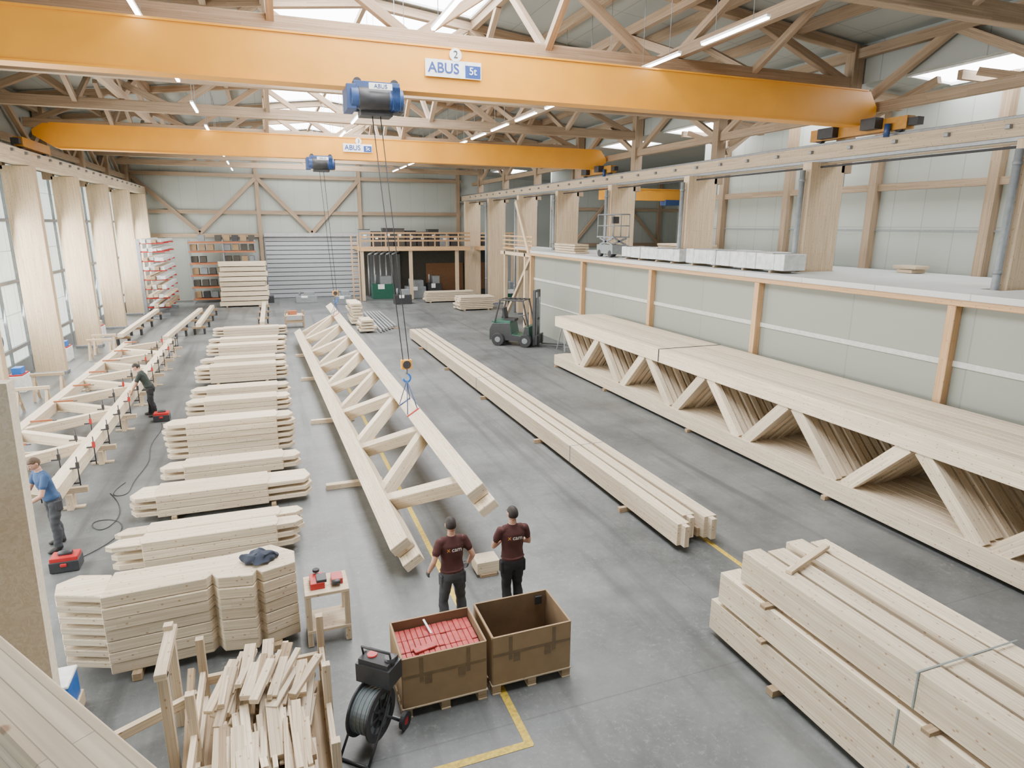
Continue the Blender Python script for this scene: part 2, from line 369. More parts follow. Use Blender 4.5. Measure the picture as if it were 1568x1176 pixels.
    k = height/1.8; root.location = loc; root.rotation_euler = (0, 0, yaw); root.scale = (k, k, k)
    return root
def stand(w=.13, dy=0., toe=.12):
    return {s: (V(w*s*.9, .02+dy*s*.5, .49), V(w*s, dy*s, .09), V(w*s+toe*s*.5, dy*s+.2, .03)) for s in (-1, 1)}
person((2.22, 8.46, 0), math.radians(4), .02, {-1: (V(-.30, -.06, 1.18), V(-.33, .10, .95)), 1: (V(.31, -.05, 1.18), V(.30, .12, .96))}, stand(.16, .05), (.15, -.1), (BURG, DPANT), HAIRD, 1.82, True, True)
person((3.2, 8.50, 0), math.radians(-2), .0, {-1: (V(-.29, .05, 1.17), V(-.05, .22, 1.22)), 1: (V(.29, .05, 1.17), V(.04, .25, 1.18)), 'n': {-1: V(0, -1, .2), 1: V(0, -1, .2)}}, stand(.10, .02), (.05, .25), (BURG, BPANT), HAIRD, 1.83, False, True, .3)
person((-4.15, 13.5, 0), math.radians(125), .22, {-1: (V(-.27, .24, 1.14), V(-.14, .46, 1.0)), 1: (V(.28, .22, 1.14), V(.12, .46, 1.02))}, stand(.15, -.08), (.25, .2), (BLUT, DPANT), HAIRB, 1.87, False, False, .6)
person((-3.85, 22.6, 0), math.radians(90), .4, {-1: (V(-.24, .38, 1.06), V(-.15, .50, .84)), 1: (V(.26, .38, 1.06), V(.12, .52, .86))}, stand(.14, .08), (.3, 0), (DGRN, BPANT), HAIRD, 1.8, False, False, .6)

# ------------------------------------------------------------------ camera
cam = bpy.data.objects.new("camera", bpy.data.cameras.new("camera")); COL.objects.link(cam)
cam.data.sensor_width = 36; cam.data.lens = 985/1568*36; cam.data.clip_start = .05
cam.matrix_world = Matrix.Translation((0, 0, 6)) @ Euler((math.radians(90-13.86), 0, math.radians(-20.5)), 'XYZ').to_matrix().to_4x4() @ Matrix.Rotation(math.radians(.3), 4, 'Z')
SC.camera = cam

# ------------------------------------------------------------------ shell
YB = 57.5; XL = -9.7; XR = 19.8
m = MB(); m.box((10, 24, -.1), (42, 70, .2), FLOOR); m.build("floor")
PBACK = panel_mat("back_wall_panels", (.36, .385, .35), 1.2, 20, .8)
PRIGHT = panel_mat("right_wall_panels", (.36, .39, .355), 1.1, 3, .75, 'y')
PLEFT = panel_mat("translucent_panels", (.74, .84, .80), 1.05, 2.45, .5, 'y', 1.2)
m = MB(); m.box((10.3, YB+.1, 6.5), (41, .2, 13), PBACK); m.build("wall_back")
m = MB(); m.box((XL-.1, 24, 5.7), (.2, 70, 11.4), PLEFT)
for z in (1.15, 3.7, 6.1): m.box((XL+.05, 24, z), (.12, 68, .13), STEEL)
for i in range(25):
    y = 8.8+2.1*i
    m.box((XL+.05, y, 4.5), (.1, .07, 9), STEEL)
m.box((XL+.03, 24, .3), (.1, 68, .6), GREY); m.box((XL+.05, 24, 9.9), (.1, 68, 3.2), PBACK)
m.build("wall_left")
m = MB(); m.box((XR+.1, 8.5, 6), (.2, 37, 12), PRIGHT)
for y in [5.2, 9.2, 13.2, 17.2, 21.2, 25.2]: m.box((XR-.15, y, 7.4), (.3, .28, 5.6), WOODR)
for z in (7.3, 8.9): m.box((XR-.1, 8.5, z), (.18, 37, .22), WOODR)
m.box((XR-.03, 8.5, 5.9), (.06, 37, .05), GREY)
m.build("wall_right")
m = MB(); m.box((25.3, 45, 6.), (11, .2, 12), PBACK)
for x in (21.5, 25, 29): m.box((x, 44.85, 6), (.3, .3, 12), WOODR)
for z in (4.6, 7.2): m.box((25.3, 44.85, z), (11, .2, .22), WOODR)
m.beam((21.5, 44.7, 4.6), (25, 44.7, 8.5), .18, .2, WOODR); m.beam((25, 44.7, 8.5), (29, 44.7, 4.6), .18, .2, WOODR)
m.box((30.8, 36, 6), (.2, 18.2, 12), PRIGHT)
m.build("wall_side_bay")

# roof
ROOF = panel_mat("roof_panels", (.33, .355, .335), 3.15, 1.05, .65, 'r')
def roofz(x):
    if x < 3.6: return 11.5 + (x-XL)*(1.5/13.3)
    return 13.0 - (x-3.6)*(1.5/13.3)
SKYM = emis("skylight_glazing", (.97, .98, 1.), 13.0)
def roofpart(name, xs, skyx, zf, yc, hl):
    m = MB(); ys = [-11]
    for c in yc: ys += [c-hl, c+hl]
    ys.append(58)
    def q(mm, x0, x1, y0, y1, mat, dz=0):
        b = len(mm.v)
        for x, y in ((x0, y0), (x0, y1), (x1, y1), (x1, y0)): mm.v.append(Vector((x, y, zf(x)+dz)))
        mm.face([b, b+1, b+2, b+3], mat, [(x0, y0), (x0, y1), (x1, y1), (x1, y0)])
    w_ = MB()
    for i in range(len(xs)-1):
        for j in range(len(ys)-1):
            x0, x1, y0, y1 = xs[i], xs[i+1], ys[j], ys[j+1]
            if i in skyx and j % 2 == 1:
                q(w_, x0, x1, y0, y1, SKYM, .05)
                for x in (x0, x1): w_.beam((x, y0, zf(x)), (x, y1, zf(x)), .08, .08, WHITE)
                for t in (0, 1): y = y0+(y1-y0)*t; w_.beam((x0, y, zf(x0)+.01), (x1, y, zf(x1)+.01), .06, .06, WHITE)
            else: q(m, x0, x1, y0, y1, ROOF)
    m.build(name); w_.build("window_skylights")
yc = [.75+6.3*i for i in range(1, 9)]
roofpart("ceiling", [XL-.2, .6, 3.6, 6.9, 17.7], (1, 2), roofz, yc, 2.85)
wingz = lambda x: 10.3-(x-17.6)*.05
roofpart("ceiling_side_bay", [17.6, 17.9, 19.7, 31], (1,), wingz, yc, 1.7)
m = MB(); m.box((17.65, 24, 10.85), (.08, 68, 1.15), ROOF); m.build("wall_clerestory")

# columns
RY = [3.9+6.3*i for i in range(9)]
LY = [30.7+6.3*i for i in range(-3, 5)]
for y in RY:
    m = MB(); m.box((16.6, y, 3.98), (1.35, .36, 7.92), WOODC)
    m.box((17.35, y, 9.5), (.42, .36, 3.7), WOODR); m.box((17.2, y, 7.7), (.3, .30, .9), STEEL)
    m.box((16.6, y, .06), (1.45, .46, .12), STEEL); m.build("glulam_column", .01)
    if y < 50:
        m = MB(); m.cyl((15.76, y-.02, .1), (15.76, y-.02, 7.7), .085, GREY)
        for z in (2, 5, 7.4): m.cyl((15.76, y-.02, z-.04), (15.76, y-.02, z+.04), .10, GREY)
        m.build("rainwater_pipe")
for y in LY:
    m = MB(); m.box((-8.65, y, 4.05), (1.05, .36, 8.1), WOODC); m.box((-9.3, y, 9.6), (.42, .36, 3.3), WOODR)
    m.box((-8.65, y, .06), (1.15, .46, .12), STEEL); m.build("glulam_column", .01)
# crane rails
m = MB(); m.box((16.75, 26, 8.2), (.42, 63, .55), WOOD); m.box((16.75, 26, 8.52), (.10, 63, .09), STEEL)
m.box((16.35, 26, 7.98), (.12, 63, .1), STEEL); m.cyl((16.3, -5, 7.8), (16.3, 56, 7.8), .03, DARK)
for i in range(40): m.box((16.5, -4+i*1.5, 8.3), (.12, .12, .1), STEEL)
m.build("crane_runway_beam", .01)
m = MB(); m.box((-8.5, 26, 8.4), (.42, 63, .55), WOOD); m.box((-8.5, 26, 8.71), (.10, 63, .09), STEEL)
for i in range(40): m.box((-8.25, -4+i*1.5, 8.55), (.12, .12, .1), STEEL)
m.build("crane_runway_beam", .01)

# roof trusses
TY = [3.9+6.3*i for i in range(9)]
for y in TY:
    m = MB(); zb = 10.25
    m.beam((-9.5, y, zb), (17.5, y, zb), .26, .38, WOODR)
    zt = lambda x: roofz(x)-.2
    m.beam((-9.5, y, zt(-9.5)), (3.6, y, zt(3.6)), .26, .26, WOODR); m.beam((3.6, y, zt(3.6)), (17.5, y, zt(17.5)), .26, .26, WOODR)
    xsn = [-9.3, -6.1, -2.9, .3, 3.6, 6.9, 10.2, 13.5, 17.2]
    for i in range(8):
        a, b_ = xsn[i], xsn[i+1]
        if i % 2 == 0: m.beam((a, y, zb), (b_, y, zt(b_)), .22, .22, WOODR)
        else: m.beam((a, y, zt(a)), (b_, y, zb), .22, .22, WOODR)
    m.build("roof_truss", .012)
    if y < 27:
        m = MB(); m.beam((17.76, y, 9.95), (XR-.34, y, 9.85), .26, .42, WOODR); m.beam((17.7, y, 8.9), (19.0, y, 9.85), .2, .22, WOODR)
        m.beam((17.72, y+.2, 9.2), (17.72, y+2.6, 9.95), .16, .2, WOODR); m.beam((17.72, y-.2, 9.2), (17.72, y-2.6, 9.95), .16, .2, WOODR)
        m.box((18.6, y+3.15, 9.98), (1.7, .14, .24), WOODR)
        m.build("side_bay_rafter")
m = MB()
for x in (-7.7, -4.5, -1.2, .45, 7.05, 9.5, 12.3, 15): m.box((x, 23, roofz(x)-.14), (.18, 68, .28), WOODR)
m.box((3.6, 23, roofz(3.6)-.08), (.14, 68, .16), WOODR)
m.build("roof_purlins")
def longtruss(x, zb_, zt_, y0=0):
    m = MB()
    m.box((x, 28, zb_), (.2, 57, .28), WOODR); m.box((x, 28, zt_), (.2, 57, .28), WOODR)
    for y in TY[y0:-1]:
        m.beam((x, y+.1, zb_), (x, y+3.15, zt_), .18, .22, WOODR); m.beam((x, y+3.15, zt_), (x, y+6.2, zb_), .18, .22, WOODR)
    m.build("longitudinal_roof_truss")
longtruss(17.35, 9.45, 11.1); longtruss(-9.35, 9.3, 11.0)
longtruss(11.0, 10.6, 11.8); longtruss(-4.6, 10.6, 11.7)
m = MB()
for x in (7.05, .45, 13.5, -6.1):
    for y in TY[1:-1]:
        m.beam((x, y, 10.3), (x, y+2.6, roofz(x)-.25), .16, .18, WOODR); m.beam((x, y, 10.3), (x, y-2.6, roofz(x)-.25), .16, .18, WOODR)
m.build("purlin_braces")
# LED lights
LED = emis("led_tube", (1, .98, .94), 22)
for x, ya, st, n in ((-2.0, 15.4, 5.6, 8), (3.6, 13.4, 4.6, 9), (9.5, 12.3, 2.95, 14)):
    for i in range(n):
        y = ya+i*st
        m = MB(); m.box((x, y, 9.99), (.10, 2.1, .05), WHITE); m.box((x, y, 9.95), (.075, 2.06, .035), LED)
        m.cyl((x, y-.6, 10), (x, y-.6, roofz(x)-.05), .008, STEEL, 6); m.cyl((x, y+.6, 10), (x, y+.6, roofz(x)-.05), .008, STEEL, 6)
        m.build("ceiling_light")

# back wall framing
m = MB(); y = YB-.15
for x in (-9.3, -.4, 7.6, 16.2): m.box((x, y, 5.5), (.3, .3, 11), WOODR)
for z in (6.9, 9.7): m.box((3.5, y-.02, z), (26, .2, .28), WOODR)
m.box((-4.8, y, 5.1), (9, .2, .28), WOODR)
for a, b_ in ((-9.2, -.5), (-.3, 7.5)):
    c = (a+b_)/2
    m.beam((a, y-.1, 9.5), (c, y-.1, 5.3), .2, .3, WOODR); m.beam((b_, y-.1, 9.5), (c, y-.1, 5.3), .2, .3, WOODR)
m.build("trim_back_wall_timbers")
SLAT = plain("shutter_slats", (.40, .43, .45), .4, .2, .03); SLAT2 = plain("shutter_gaps", (.12, .13, .14), .5)
m = MB()
m.box((3.6, YB-.08, 2.5), (7.4, .1, 5), SLAT2)
for i in range(14): m.box((3.6, YB-.16, .18+i*.355), (7.4, .1, .29), SLAT)
for x in (-.15, 7.35): m.box((x, YB-.2, 2.55), (.1, .16, 5.1), STEEL)
m.box((3.6, YB-.3, 5.15), (7.5, .3, .3), ALU)
m.build("door_1")

# ------------------------------------------------------------------ mezzanine at back
BROWN = plain("brown_board", (.20, .10, .045)); DKBRD = plain("dark_shade_boarding", (.06, .055, .045), .8)  # boarding colour darkened to carry the shade under the mezzanine
m = MB()
m.box((11.4, 54.9, 4.1), (9.0, 4.5, .3), WOODO); m.box((18.4, 54.9, 4.1), (3.2, 4.5, .3), WOODO)
for x in (7.0, 10.9, 14.8, 19.8): m.box((x, 52.9, 2.0), (.26, .24, 3.95), WOODC)
for x in [6.9+1.0*i for i in range(9)]+[17.4, 18.4, 19.4]: m.box((x, 52.7, 4.8), (.1, .08, 1.15), WOODO)
for z in (4.75, 5.05, 5.35): m.box((11.4, 52.68, z), (9.0, .05, .13), WOODO); m.box((18.4, 52.68, z), (3.2, .05, .13), WOODO)
for i in range(13): m.box((6.45, 52.7, .3+i*.36), (.5, .08, .06), WOODO)
for x in (6.2, 6.7): m.box((x, 52.7, 2.6), (.09, .1, 5.2), WOODO)
m.build("floor_mezzanine")
m = MB(); m.box((13.3, 57.2, 1.95), (11.6, .1, 3.9), DKBRD); m.box((9.5, 57.05, 1.8), (2.6, .1, 3.4), GREY); m.box((14.8, 57.05, 1.5), (3.4, .1, 2.4), BROWN); m.box((18.2, 57.05, 1.5), (1.6, .1, 2.4), BROWN)
m.build("wall_workshop_boarding")
rb = random.Random(5)
for i in range(13):
    x = 7.5+i*.95
    if 15.2 < x < 17.3: continue
    m = MB(); w = rb.uniform(.7, .9); h = rb.uniform(.9, 1.5); z0 = 4.25
    mt = rb.choice([BLACK, BLACK, BLACK, DKBRD, GREY])
    m.box((x, 54.8, z0+h/2), (w, .9, h), mt); m.box((x, 54.8, z0+h+.02), (w*1.04, .95, .04), BLACK)
    m.box((x, 54.33, z0+h*.6), (w*.3, .03, h*.2), WHITE); m.build("storage_box")
def machine(x, y, w, d, h, mt, name):
    m = MB(); m.box((x, y, h*.3), (w, d, h*.6), mt); m.box((x+w*.15, y, h*.75), (w*.5, d*.7, h*.35), GREY)
    m.cyl((x-w*.3, y, h*.6), (x-w*.3, y, h), .08, STEEL); m.box((x-w*.1, y-d*.52, h*.5), (w*.3, .05, h*.2), WHITE)
    for q in (-.4, .4): m.box((x+w*q, y-d*.3, .05), (.15, .15, .1), DARK)
    m.build(name, .02)
machine(8.8, 54.6, 1.8, 1.0, 2.0, GREEN, "band_saw_machine"); machine(11.5, 54.3, 1.6, 1.2, 1.6, GREY, "planing_machine")
machine(13.2, 54.8, 1.2, 1, 1.9, BLACK, "drill_press"); machine(5.2, 51.5, 1.2, .9, 1.1, STEEL, "mortising_machine")
machine(18.2, 49.3, 1.6, 1.3, 1.7, GREEN, "spindle_moulder"); machine(-.9, 54.2, 2.2, .8, .9, BLACK, "docking_saw")
machine(2.6, 53.5, 1.6, .7, .9, GREY, "workbench"); machine(9.6, 50.2, 1.3, .9, 1.2, BLACK, "table_saw")
for i in range(5):
    m = MB(); m.cyl((8+.5*i, 56.5, .1), (8+.5*i, 56.5, 3.5), .09, ALU); m.cyl((8+.5*i, 56.5, 3.5), (8.6+.5*i, 56.5, 3.8), .09, ALU); m.build("extraction_duct")

# ------------------------------------------------------------------ right loft enclosure
PFRONT = panel_mat("insulated_wall_panels", (.255, .268, .23), 3.15, 30, .8, 'y'); PSTR = plain("panel_stripe", (.50, .51, .47), .5)
m = MB()
m.box((14.25, 14, 2.22), (.12, 42, 4.44), PFRONT); m.box((14.17, 14, 3.05), (.02, 42, .13), PSTR); m.box((14.17, 14, 1.75), (.02, 42, .07), PSTR)
m.build("wall_loft_partition")
m = MB()
for y in [3.7, 9.85, 16, 22, 28, 34.5]: m.box((14.08, y, 2.2), (.22, .2, 4.4), WOODO)
m.box((14.12, 14, 4.40), (.34, 42, .12), WOODO); m.build("trim_loft_posts", .01)
DECK = panel_mat("loft_deck_sheets", (.56, .58, .57), 2.4, 1.2, .7, 'y')
m = MB(); m.box((14.9, 14, 4.53), (1.5, 42, .14), DECK); m.box((18.5, 14, 4.53), (2.3, 42, .14), DECK)
for i in range(len(RY)-3):
    y0_, y1_ = RY[i]+.25, RY[i+1]-.25; m.box((16.5, (y0_+y1_)/2, 4.53), (1.7, y1_-y0_, .14), DECK)
m.build("floor_loft")
m = MB()
for y in (36, 39.5): m.box((14.3, y, 2.2), (.2, .2, 4.4), WOODC)
m.beam((14.3, 35.2, 4.2), (14.3, 39.4, .3), .16, .2, WOODC); m.box((14.3, 37.5, 4.3), (.2, 5.5, .2), WOODC)
m.beam((14.3, 35.4, 4.4), (14.3, 37.6, 7.4), .2, .26, WOODC)
for i in range(4): m.box((14.3, 37.5, 4.6+i*.25), (.04, 5, .08), WOODO)
m.build("stair_landing_frame")
for (y0, y1, x, w, h) in ((15.6, 20.6, 15.0, .85, .5), (21., 25.3, 15.0, .85, .45), (18, 24, 18.4, .9, .35)):
    m = MB(); n = 12
    for i in range(n):
        ya = y0+(y1-y0)*i/n; m.box((x+random.uniform(-.015, .015), ya+(y1-y0)/n/2, 4.69+h/2), (w, (y1-y0)/n*.995, h+random.uniform(-.03, .02)), PAPER)
    for t in (.1, .35, .65, .9): m.box((x, y0+(y1-y0)*t, 4.69+h/2), (w+.03, .03, h+.03), GREY); m.box((x, y0+(y1-y0)*t+.1, 4.63), (w, .1, .07), WOODD)
    m.build("wrapped_timber_pack", .02)
def loftstack(x, y, w, l, h):
    m = MB(); z = 4.6
    while z < 4.6+h:
        m.box((x+random.uniform(-.03, .03), y, z+.06), (w, l+random.uniform(-.2, .1), .1), WOOD); z += .12
    m.build("board_stack", .005)
loftstack(18.4, 26, 1.2, 3, .5); loftstack(19.0, 14.9, .6, .7, .15); loftstack(15.1, 31.5, .8, 2.5, .4)
m = MB(); x, y, z = 15.05, 27.0, 4.6
m.box((x, y, z+.35), (.85, 1.5, .4), GREY)
for a in (-.35, .35):
    for b_ in (-.5, .5): m.cyl((x+a-.08, y+b_, z+.16), (x+a+.08, y+b_, z+.16), .16, DARK)
for s_ in (-.35, .35): m.beam((x+s_, y-.6, z+.55), (x+s_, y+.6, z+.85), .05, .08, STEEL); m.beam((x+s_, y+.6, z+.55), (x+s_, y-.6, z+.85), .05, .08, STEEL)
m.box((x, y, z+.9), (.85, 1.6, .06), STEEL)
for a in (-.4, .4):
    for b_ in (-.75, 0, .75): m.cyl((x+a, y+b_, z+.9), (x+a, y+b_, z+1.9), .025, GREY)
    for q in (1.4, 1.9): m.cyl((x+a, y-.75, z+q), (x+a, y+.75, z+q), .025, GREY)
for b_ in (-.75, .75):
    for q in (1.4, 1.9): m.cyl((x-.4, y+b_, z+q), (x+.4, y+b_, z+q), .025, GREY)
m.box((x-.3, y-.7, z+1.65), (.3, .15, .3), BLACK); m.build("scissor_lift")

# ------------------------------------------------------------------ cranes
SB = plain("sign_blue", (.02, .06, .25), .4)
def crane(y, num, xh, zhook, xhook, yhook):
    root = bpy.data.objects.new("overhead_travelling_crane", None); COL.objects.link(root)
    m = MB()
    z0, z1 = 8.92, 9.82; d = .22
    prof = [(-8.3, z1-.25), (-8.3, z1-.45), (-7.6, z0), (16.7, z0), (17.1, z0+.3), (17.1, z0+.5), (16.8, z1), (-7.9, z1)]
    n = len(prof); b = len(m.v)
    for yy in (y-d, y+d):
        for q in prof: m.v.append(Vector((q[0], yy, q[1])))
    m.face([b+i for i in range(n)], YEL); m.face([b+n+i for i in reversed(range(n))], YEL)
    for i in range(n): j = (i+1) % n; m.face([b+i, b+n+i, b+n+j, b+j], YEL)
    m.box((4.5, y, z1+.02), (24.4, .50, .04), YEL); m.box((4.5, y, z0-.02), (24, .50, .04), YEL)
    for xx, zz in ((-8.4, 8.95), (16.75, 8.8)):
        m.box((xx, y, zz), (.3, 3.4, .34), YELD)
        for s_ in (-1.4, 1.4): m.cyl((xx-.08, y+s_, zz-.08), (xx+.08, y+s_, zz-.08), .15, DARK)
        m.box((xx, y-1.85, zz), (.22, .3, .2), DARK); m.box((xx-.3, y-.7, zz+.05), (.3, .5, .3), BLACK); m.box((xx-.25, y+.9, zz), (.25, .6, .3), DARK); m.cyl((xx-.25, y-1.2, zz-.35), (xx-.25, y-1.2, zz), .08, BLUE)
    m.build("girder", 0, root)
    m = MB(); zh = z0-.1
    m.box((xh, y, zh+.07), (1.0, .7, .22), BLUE)
    m.cyl((xh-.56, y-.28, zh-.16), (xh+.56, y-.28, zh-.16), .22, BLUE, 20)
    m.cyl((xh-.4, y-.28, zh-.16), (xh+.25, y-.28, zh-.16), .235, BLACK, 20)
    m.cyl((xh-.62, y+.28, zh-.16), (xh-.1, y+.28, zh-.16), .2, BLUE, 18); m.box((xh+.4, y+.15, zh-.15), (.45, .5, .45), BLACK)
    m.box((xh-.55, y, zh-.15), (.2, .8, .5), BLUE); m.box((xh, y, zh-.42), (.7, .5, .14), BLACK)
    m.box((xh+.05, y-.54, zh+.05), (.5, .02, .13), WHITE)
    for i in range(6): m.box((xh+.32+i*.03, y-.28, zh-.16), (.012, .47, .47), BLUE)
    for s_ in (-.4, .4):
        for q in (-.26, .26): m.cyl((xh+s_, y+q-.03, z0+.07), (xh+s_, y+q+.03, z0+.07), .09, DARK)
    m.build("hoist", .015, root)
    text("ABUS", .12, (xh+.05, y-.555, zh+.05), (math.pi/2, 0, 0), BLUE, root)
    m = MB(); zz = zhook+.55
    for o in (-.09, .09): m.cyl((xh+o, y-.1, zh-.4), (xhook+o*.8, yhook, zz), .011, DARK, 6)
    m.box((xhook, yhook, zz-.05), (.26, .14, .22), YEL); m.cyl((xhook, yhook-.09, zz-.05), (xhook, yhook+.09, zz-.05), .10, BLACK)
    m.cyl((xhook, yhook, zz-.15), (xhook, yhook, zz-.3), .03, STEEL)
    hk = [Vector((xhook+.09*math.cos(t), yhook, zz-.4+.1*math.sin(t))) for t in [math.pi/2-.2-i*.45 for i in range(11)]]
    m.tube(hk, .028, BLUE2, (0, 1, 0), 8); m.build("hook_block", 0, root)
    ys = y-d-.05
    m = MB(); m.box((4.25, ys, 9.4), (1.3, .02, .36), WHITE); m.box((4.70, ys-.012, 9.37), (.36, .01, .26), SB)
    m.cyl((4.3, ys+.01, 9.70), (4.3, ys-.015, 9.70), .14, WHITE, 24); m.build("sign_plate", 0, root)
    text("ABUS", .30, (4.02, ys-.016, 9.4), (math.pi/2, 0, 0), SB, root).data.offset = .004
    text("5t", .22, (4.70, ys-.022, 9.38), (math.pi/2, 0, 0), WHITE, root).data.offset = .002
    text(num, .22, (4.3, ys-.02, 9.70), (math.pi/2, 0, 0), BLACK, root)
crane(15.5, "2", 2.5, 2.15, 3.0, 15.5)
crane(32.0, "3", 2.6, 2.2, 2.98, 33.0)
m = MB(); m.box((24, 33, 7.7), (13, .4, .6), YEL); m.box((24, 33, 8.02), (13, .5, .04), YEL); m.box((22, 33, 7.3), (.9, .6, .3), BLUE); m.box((18.2, 33, 7.6), (.3, 2.5, .3), YEL)
m.build("overhead_travelling_crane")

# ------------------------------------------------------------------ truss stack right
def ytruss(m, x, w, y0, y1, zb, zt, ch, nodes_b, nodes_t, web=.22):
    m.box((x, (y0+y1)/2, zb+ch/2), (w, y1-y0, ch), WOODP); m.box((x, (y0+y1)/2, zt-ch/2), (w, y1-y0, ch), WOODP)
    pts = sorted([(y, 0) for y in nodes_b]+[(y, 1) for y in nodes_t])
    for (ya, ka), (yb, kb) in zip(pts, pts[1:]):
        za = zt-ch+.05 if ka else zb+ch-.05; zb2 = zt-ch+.05 if kb else zb+ch-.05
        m.beam((x, ya+.14, za), (x, yb-.14, zb2), w*.72, web, WOODP)
m = MB(); nb = [.3+3.23*i for i in range(8)]; ntp = [-1.3+3.23*i for i in range(9)]
for i in range(10):
    x = 11.52+i*.235; o = random.uniform(-.07, .07)
    ytruss(m, x, .222, -2+o, 25.3+o, .1, 2.2, .42, [n_+o for n_ in nb], [n_+o for n_ in ntp[:-1]]+[24.6+o], .28)
for y in (0, 5, 10.2, 15.4, 20.6, 25): m.box((12.58, y, .05), (2.5, .12, .1), WOODD)
m.box((12.58, 17.2, 2.21), (2.4, .04, .01), BLACK); m.box((11.395, 17.2, 2.0), (.01, .04, .4), BLACK)
m.build("roof_truss_stack", .012)

# ------------------------------------------------------------------ suspended truss
m = MB()
A0, A1 = Vector((1.87, 10.1, .42)), Vector((1.25, 34.8, .45))
B0, B1 = Vector((3.22, 10.0, 1.28)), Vector((3.05, 36.8, 1.5))
nrm = (A1-A0).cross(B0-A0).normalized()
if nrm.z < 0: nrm = -nrm
for (p, q) in ((A0, A1), (B0, B1)):
    for o, s0 in ((-.18, .0), (.0, .28), (.18, .08)):
        dd = (q-p).normalized()
        m.beam(p+nrm*o+dd*s0, q+nrm*o-dd*s0, .36, .172, WOODP, nrm)
LA = lambda y: lerp(A0, A1, (y-A0.y)/(A1.y-A0.y)); LB = lambda y: lerp(B0, B1, (y-B0.y)/(B1.y-B0.y))
ya = [12.4+3.3*i for i in range(7)]; yb = [10.9+3.3*i for i in range(8)]
for i in range(7):
    m.beam(LB(yb[i]), LA(ya[i]), .24, .3, WOODP, nrm); m.beam(LA(ya[i])+(A1-A0).normalized()*.25, LB(yb[i+1]), .24, .3, WOODP, nrm)
m.beam(LB(yb[7]), LA(34.3), .22, .3, WOODP, nrm)
m.build("timber_roof_truss", .01)
m = MB()
for y in (14.6, 20, 26, 31): m.box((1.5, y, .06), (1.3, .16, .12), WOOD)
m.build("support_blocks", .005)
for (hx, hy, hz) in ((3.0, 15.5, 2.24), (2.98, 33.0, 2.29)):
    m = MB()
    for o in (-.5, .5):
        p = LB(hy+o)
        m.tube([(hx, hy, hz), p+nrm*.27+Vector((.12, 0, 0))], .012, BLUE, (1, 0, 0), 6)
        m.tube([(hx, hy, hz), p+nrm*.27-Vector((.15, 0, .05))], .012, BLUE, (1, 0, 0), 6)
        m.beam(p+nrm*.274-Vector((.17, 0, .1)), p+nrm*.274+Vector((.14, 0, .09)), .06, .012, RED if o < 0 else BLUE, nrm)
    m.build("lifting_sling")

# ------------------------------------------------------------------ long beams middle
m = MB(); x = 6.95
for (w, dx, y0) in ((.26, 0, 9.3), (.26, .32, 9.6), (.28, .68, 9.4)):
    m.box((x+dx, (y0+34)/2, .34), (w, 34-y0, .44), WOODP)
    m.box((x+dx, y0-.06, .34), (w*.4, .14, .42), WOODP)
for (dx, y0) in ((.16, 9.9), (.5, 9.75)): m.box((x+dx, 21.5, .2), (.06, 24, .18), WOODD)
for y in (11.2, 16, 21, 26, 31): m.box((x+.33, y, .055), (1.25, .1, .11), WOODD)
for y in (14, 22, 30): m.box((x+.33, y, .562), (.98, .03, .008), STRAP); m.box((x-.135, y, .34), (.008, .03, .44), STRAP)
m.build("glulam_beam_bundle", .012)

# ------------------------------------------------------------------ foreground beam stack
m = MB()
for li, (z0, h, ye) in enumerate(((.1, .48, 7.0), (.64, .46, 6.85), (1.16, .44, 6.5))):
    for i in range(4):
        w = .29 if li == 2 else .345; xx = 6.0+i*.39+[.0, .0, .03][li]; e = ye+random.uniform(-.14, .12)*(1 if i else 0)
        m.box((xx, (e-4)/2, z0+h/2-(.04*(i % 2) if li == 2 else 0)), (w, e+4, h), WOODP)
    if li < 2:
        for y in (5.9, 3.6, 1.4): m.box((6.58, y, z0+h+.025), (1.66, .1, .05), WOODD)
for y in (5.6, 3.4, 1.2): m.box((6.58, y, .05), (1.7, .12, .1), WOODD)
m.box((6.55, 6.0, 1.63), (1.1, .09, .05), WOOD, Matrix.Rotation(.35, 3, 'Z'))
m.box((6.6, 3.85, 1.606), (1.56, .025, .006), STRAP); m.box((5.88, 3.85, 1.38), (.006, .025, .44), STRAP)
m.box((5.823, 3.95, .87), (.006, .025, .46), STRAP); m.box((5.823, 3.75, .34), (.006, .025, .46), STRAP)
m.build("glulam_beam_stack", .014)

# ------------------------------------------------------------------ web member piles (left rows)
def pile(xl, xr, y0, d, h, lay=.17, seed=1, mid=(.55, .45)):
    rnd = random.Random(seed); m = MB(); n = max(2, round((h-.1)/lay)); lay = (h-.1)/n; z = .1
    for i in range(n):
        a, b_ = xl+mid[0], xr-mid[1]; s1 = rnd.uniform(-.04, .04)
        m.prism([(a, y0), (b_, y0+s1*.1), (b_+.05, y0+d*.5), (b_, y0+d), (a, y0+d), (a-.05, y0+d*.5)], z, z+lay-.008, WOODP)
        t = lay*.58
        m.prism([(xl+s1, y0+d*.35), (xl+.12+s1, y0+.06), (a+.02, y0+.03), (a+.02, y0+d-.04), (xl+.18+s1, y0+d-.05)], z+lay*.2, z+lay*.2+t, WOODP)
        m.prism([(b_-.02, y0+.03), (xr-.14-s1, y0+.05), (xr-s1, y0+d*.4), (xr-.1-s1, y0+d-.05), (b_-.02, y0+d-.04)], z+lay*.2, z+lay*.2+t, WOODP)
        z += lay
    for xx in (xl+.8, xr-.8): m.box((xx, y0+d/2, .05), (.1, d+.1, .1), WOODD)
    m.build("web_member_stack", .009)
pile(-3.0, .2, 11.75, .42, .62, seed=2); pile(-3.0, .25, 12.35, .42, .55, seed=3)
pile(-3.05, .5, 14.0, .75, .58, seed=4, mid=(.5, .9))
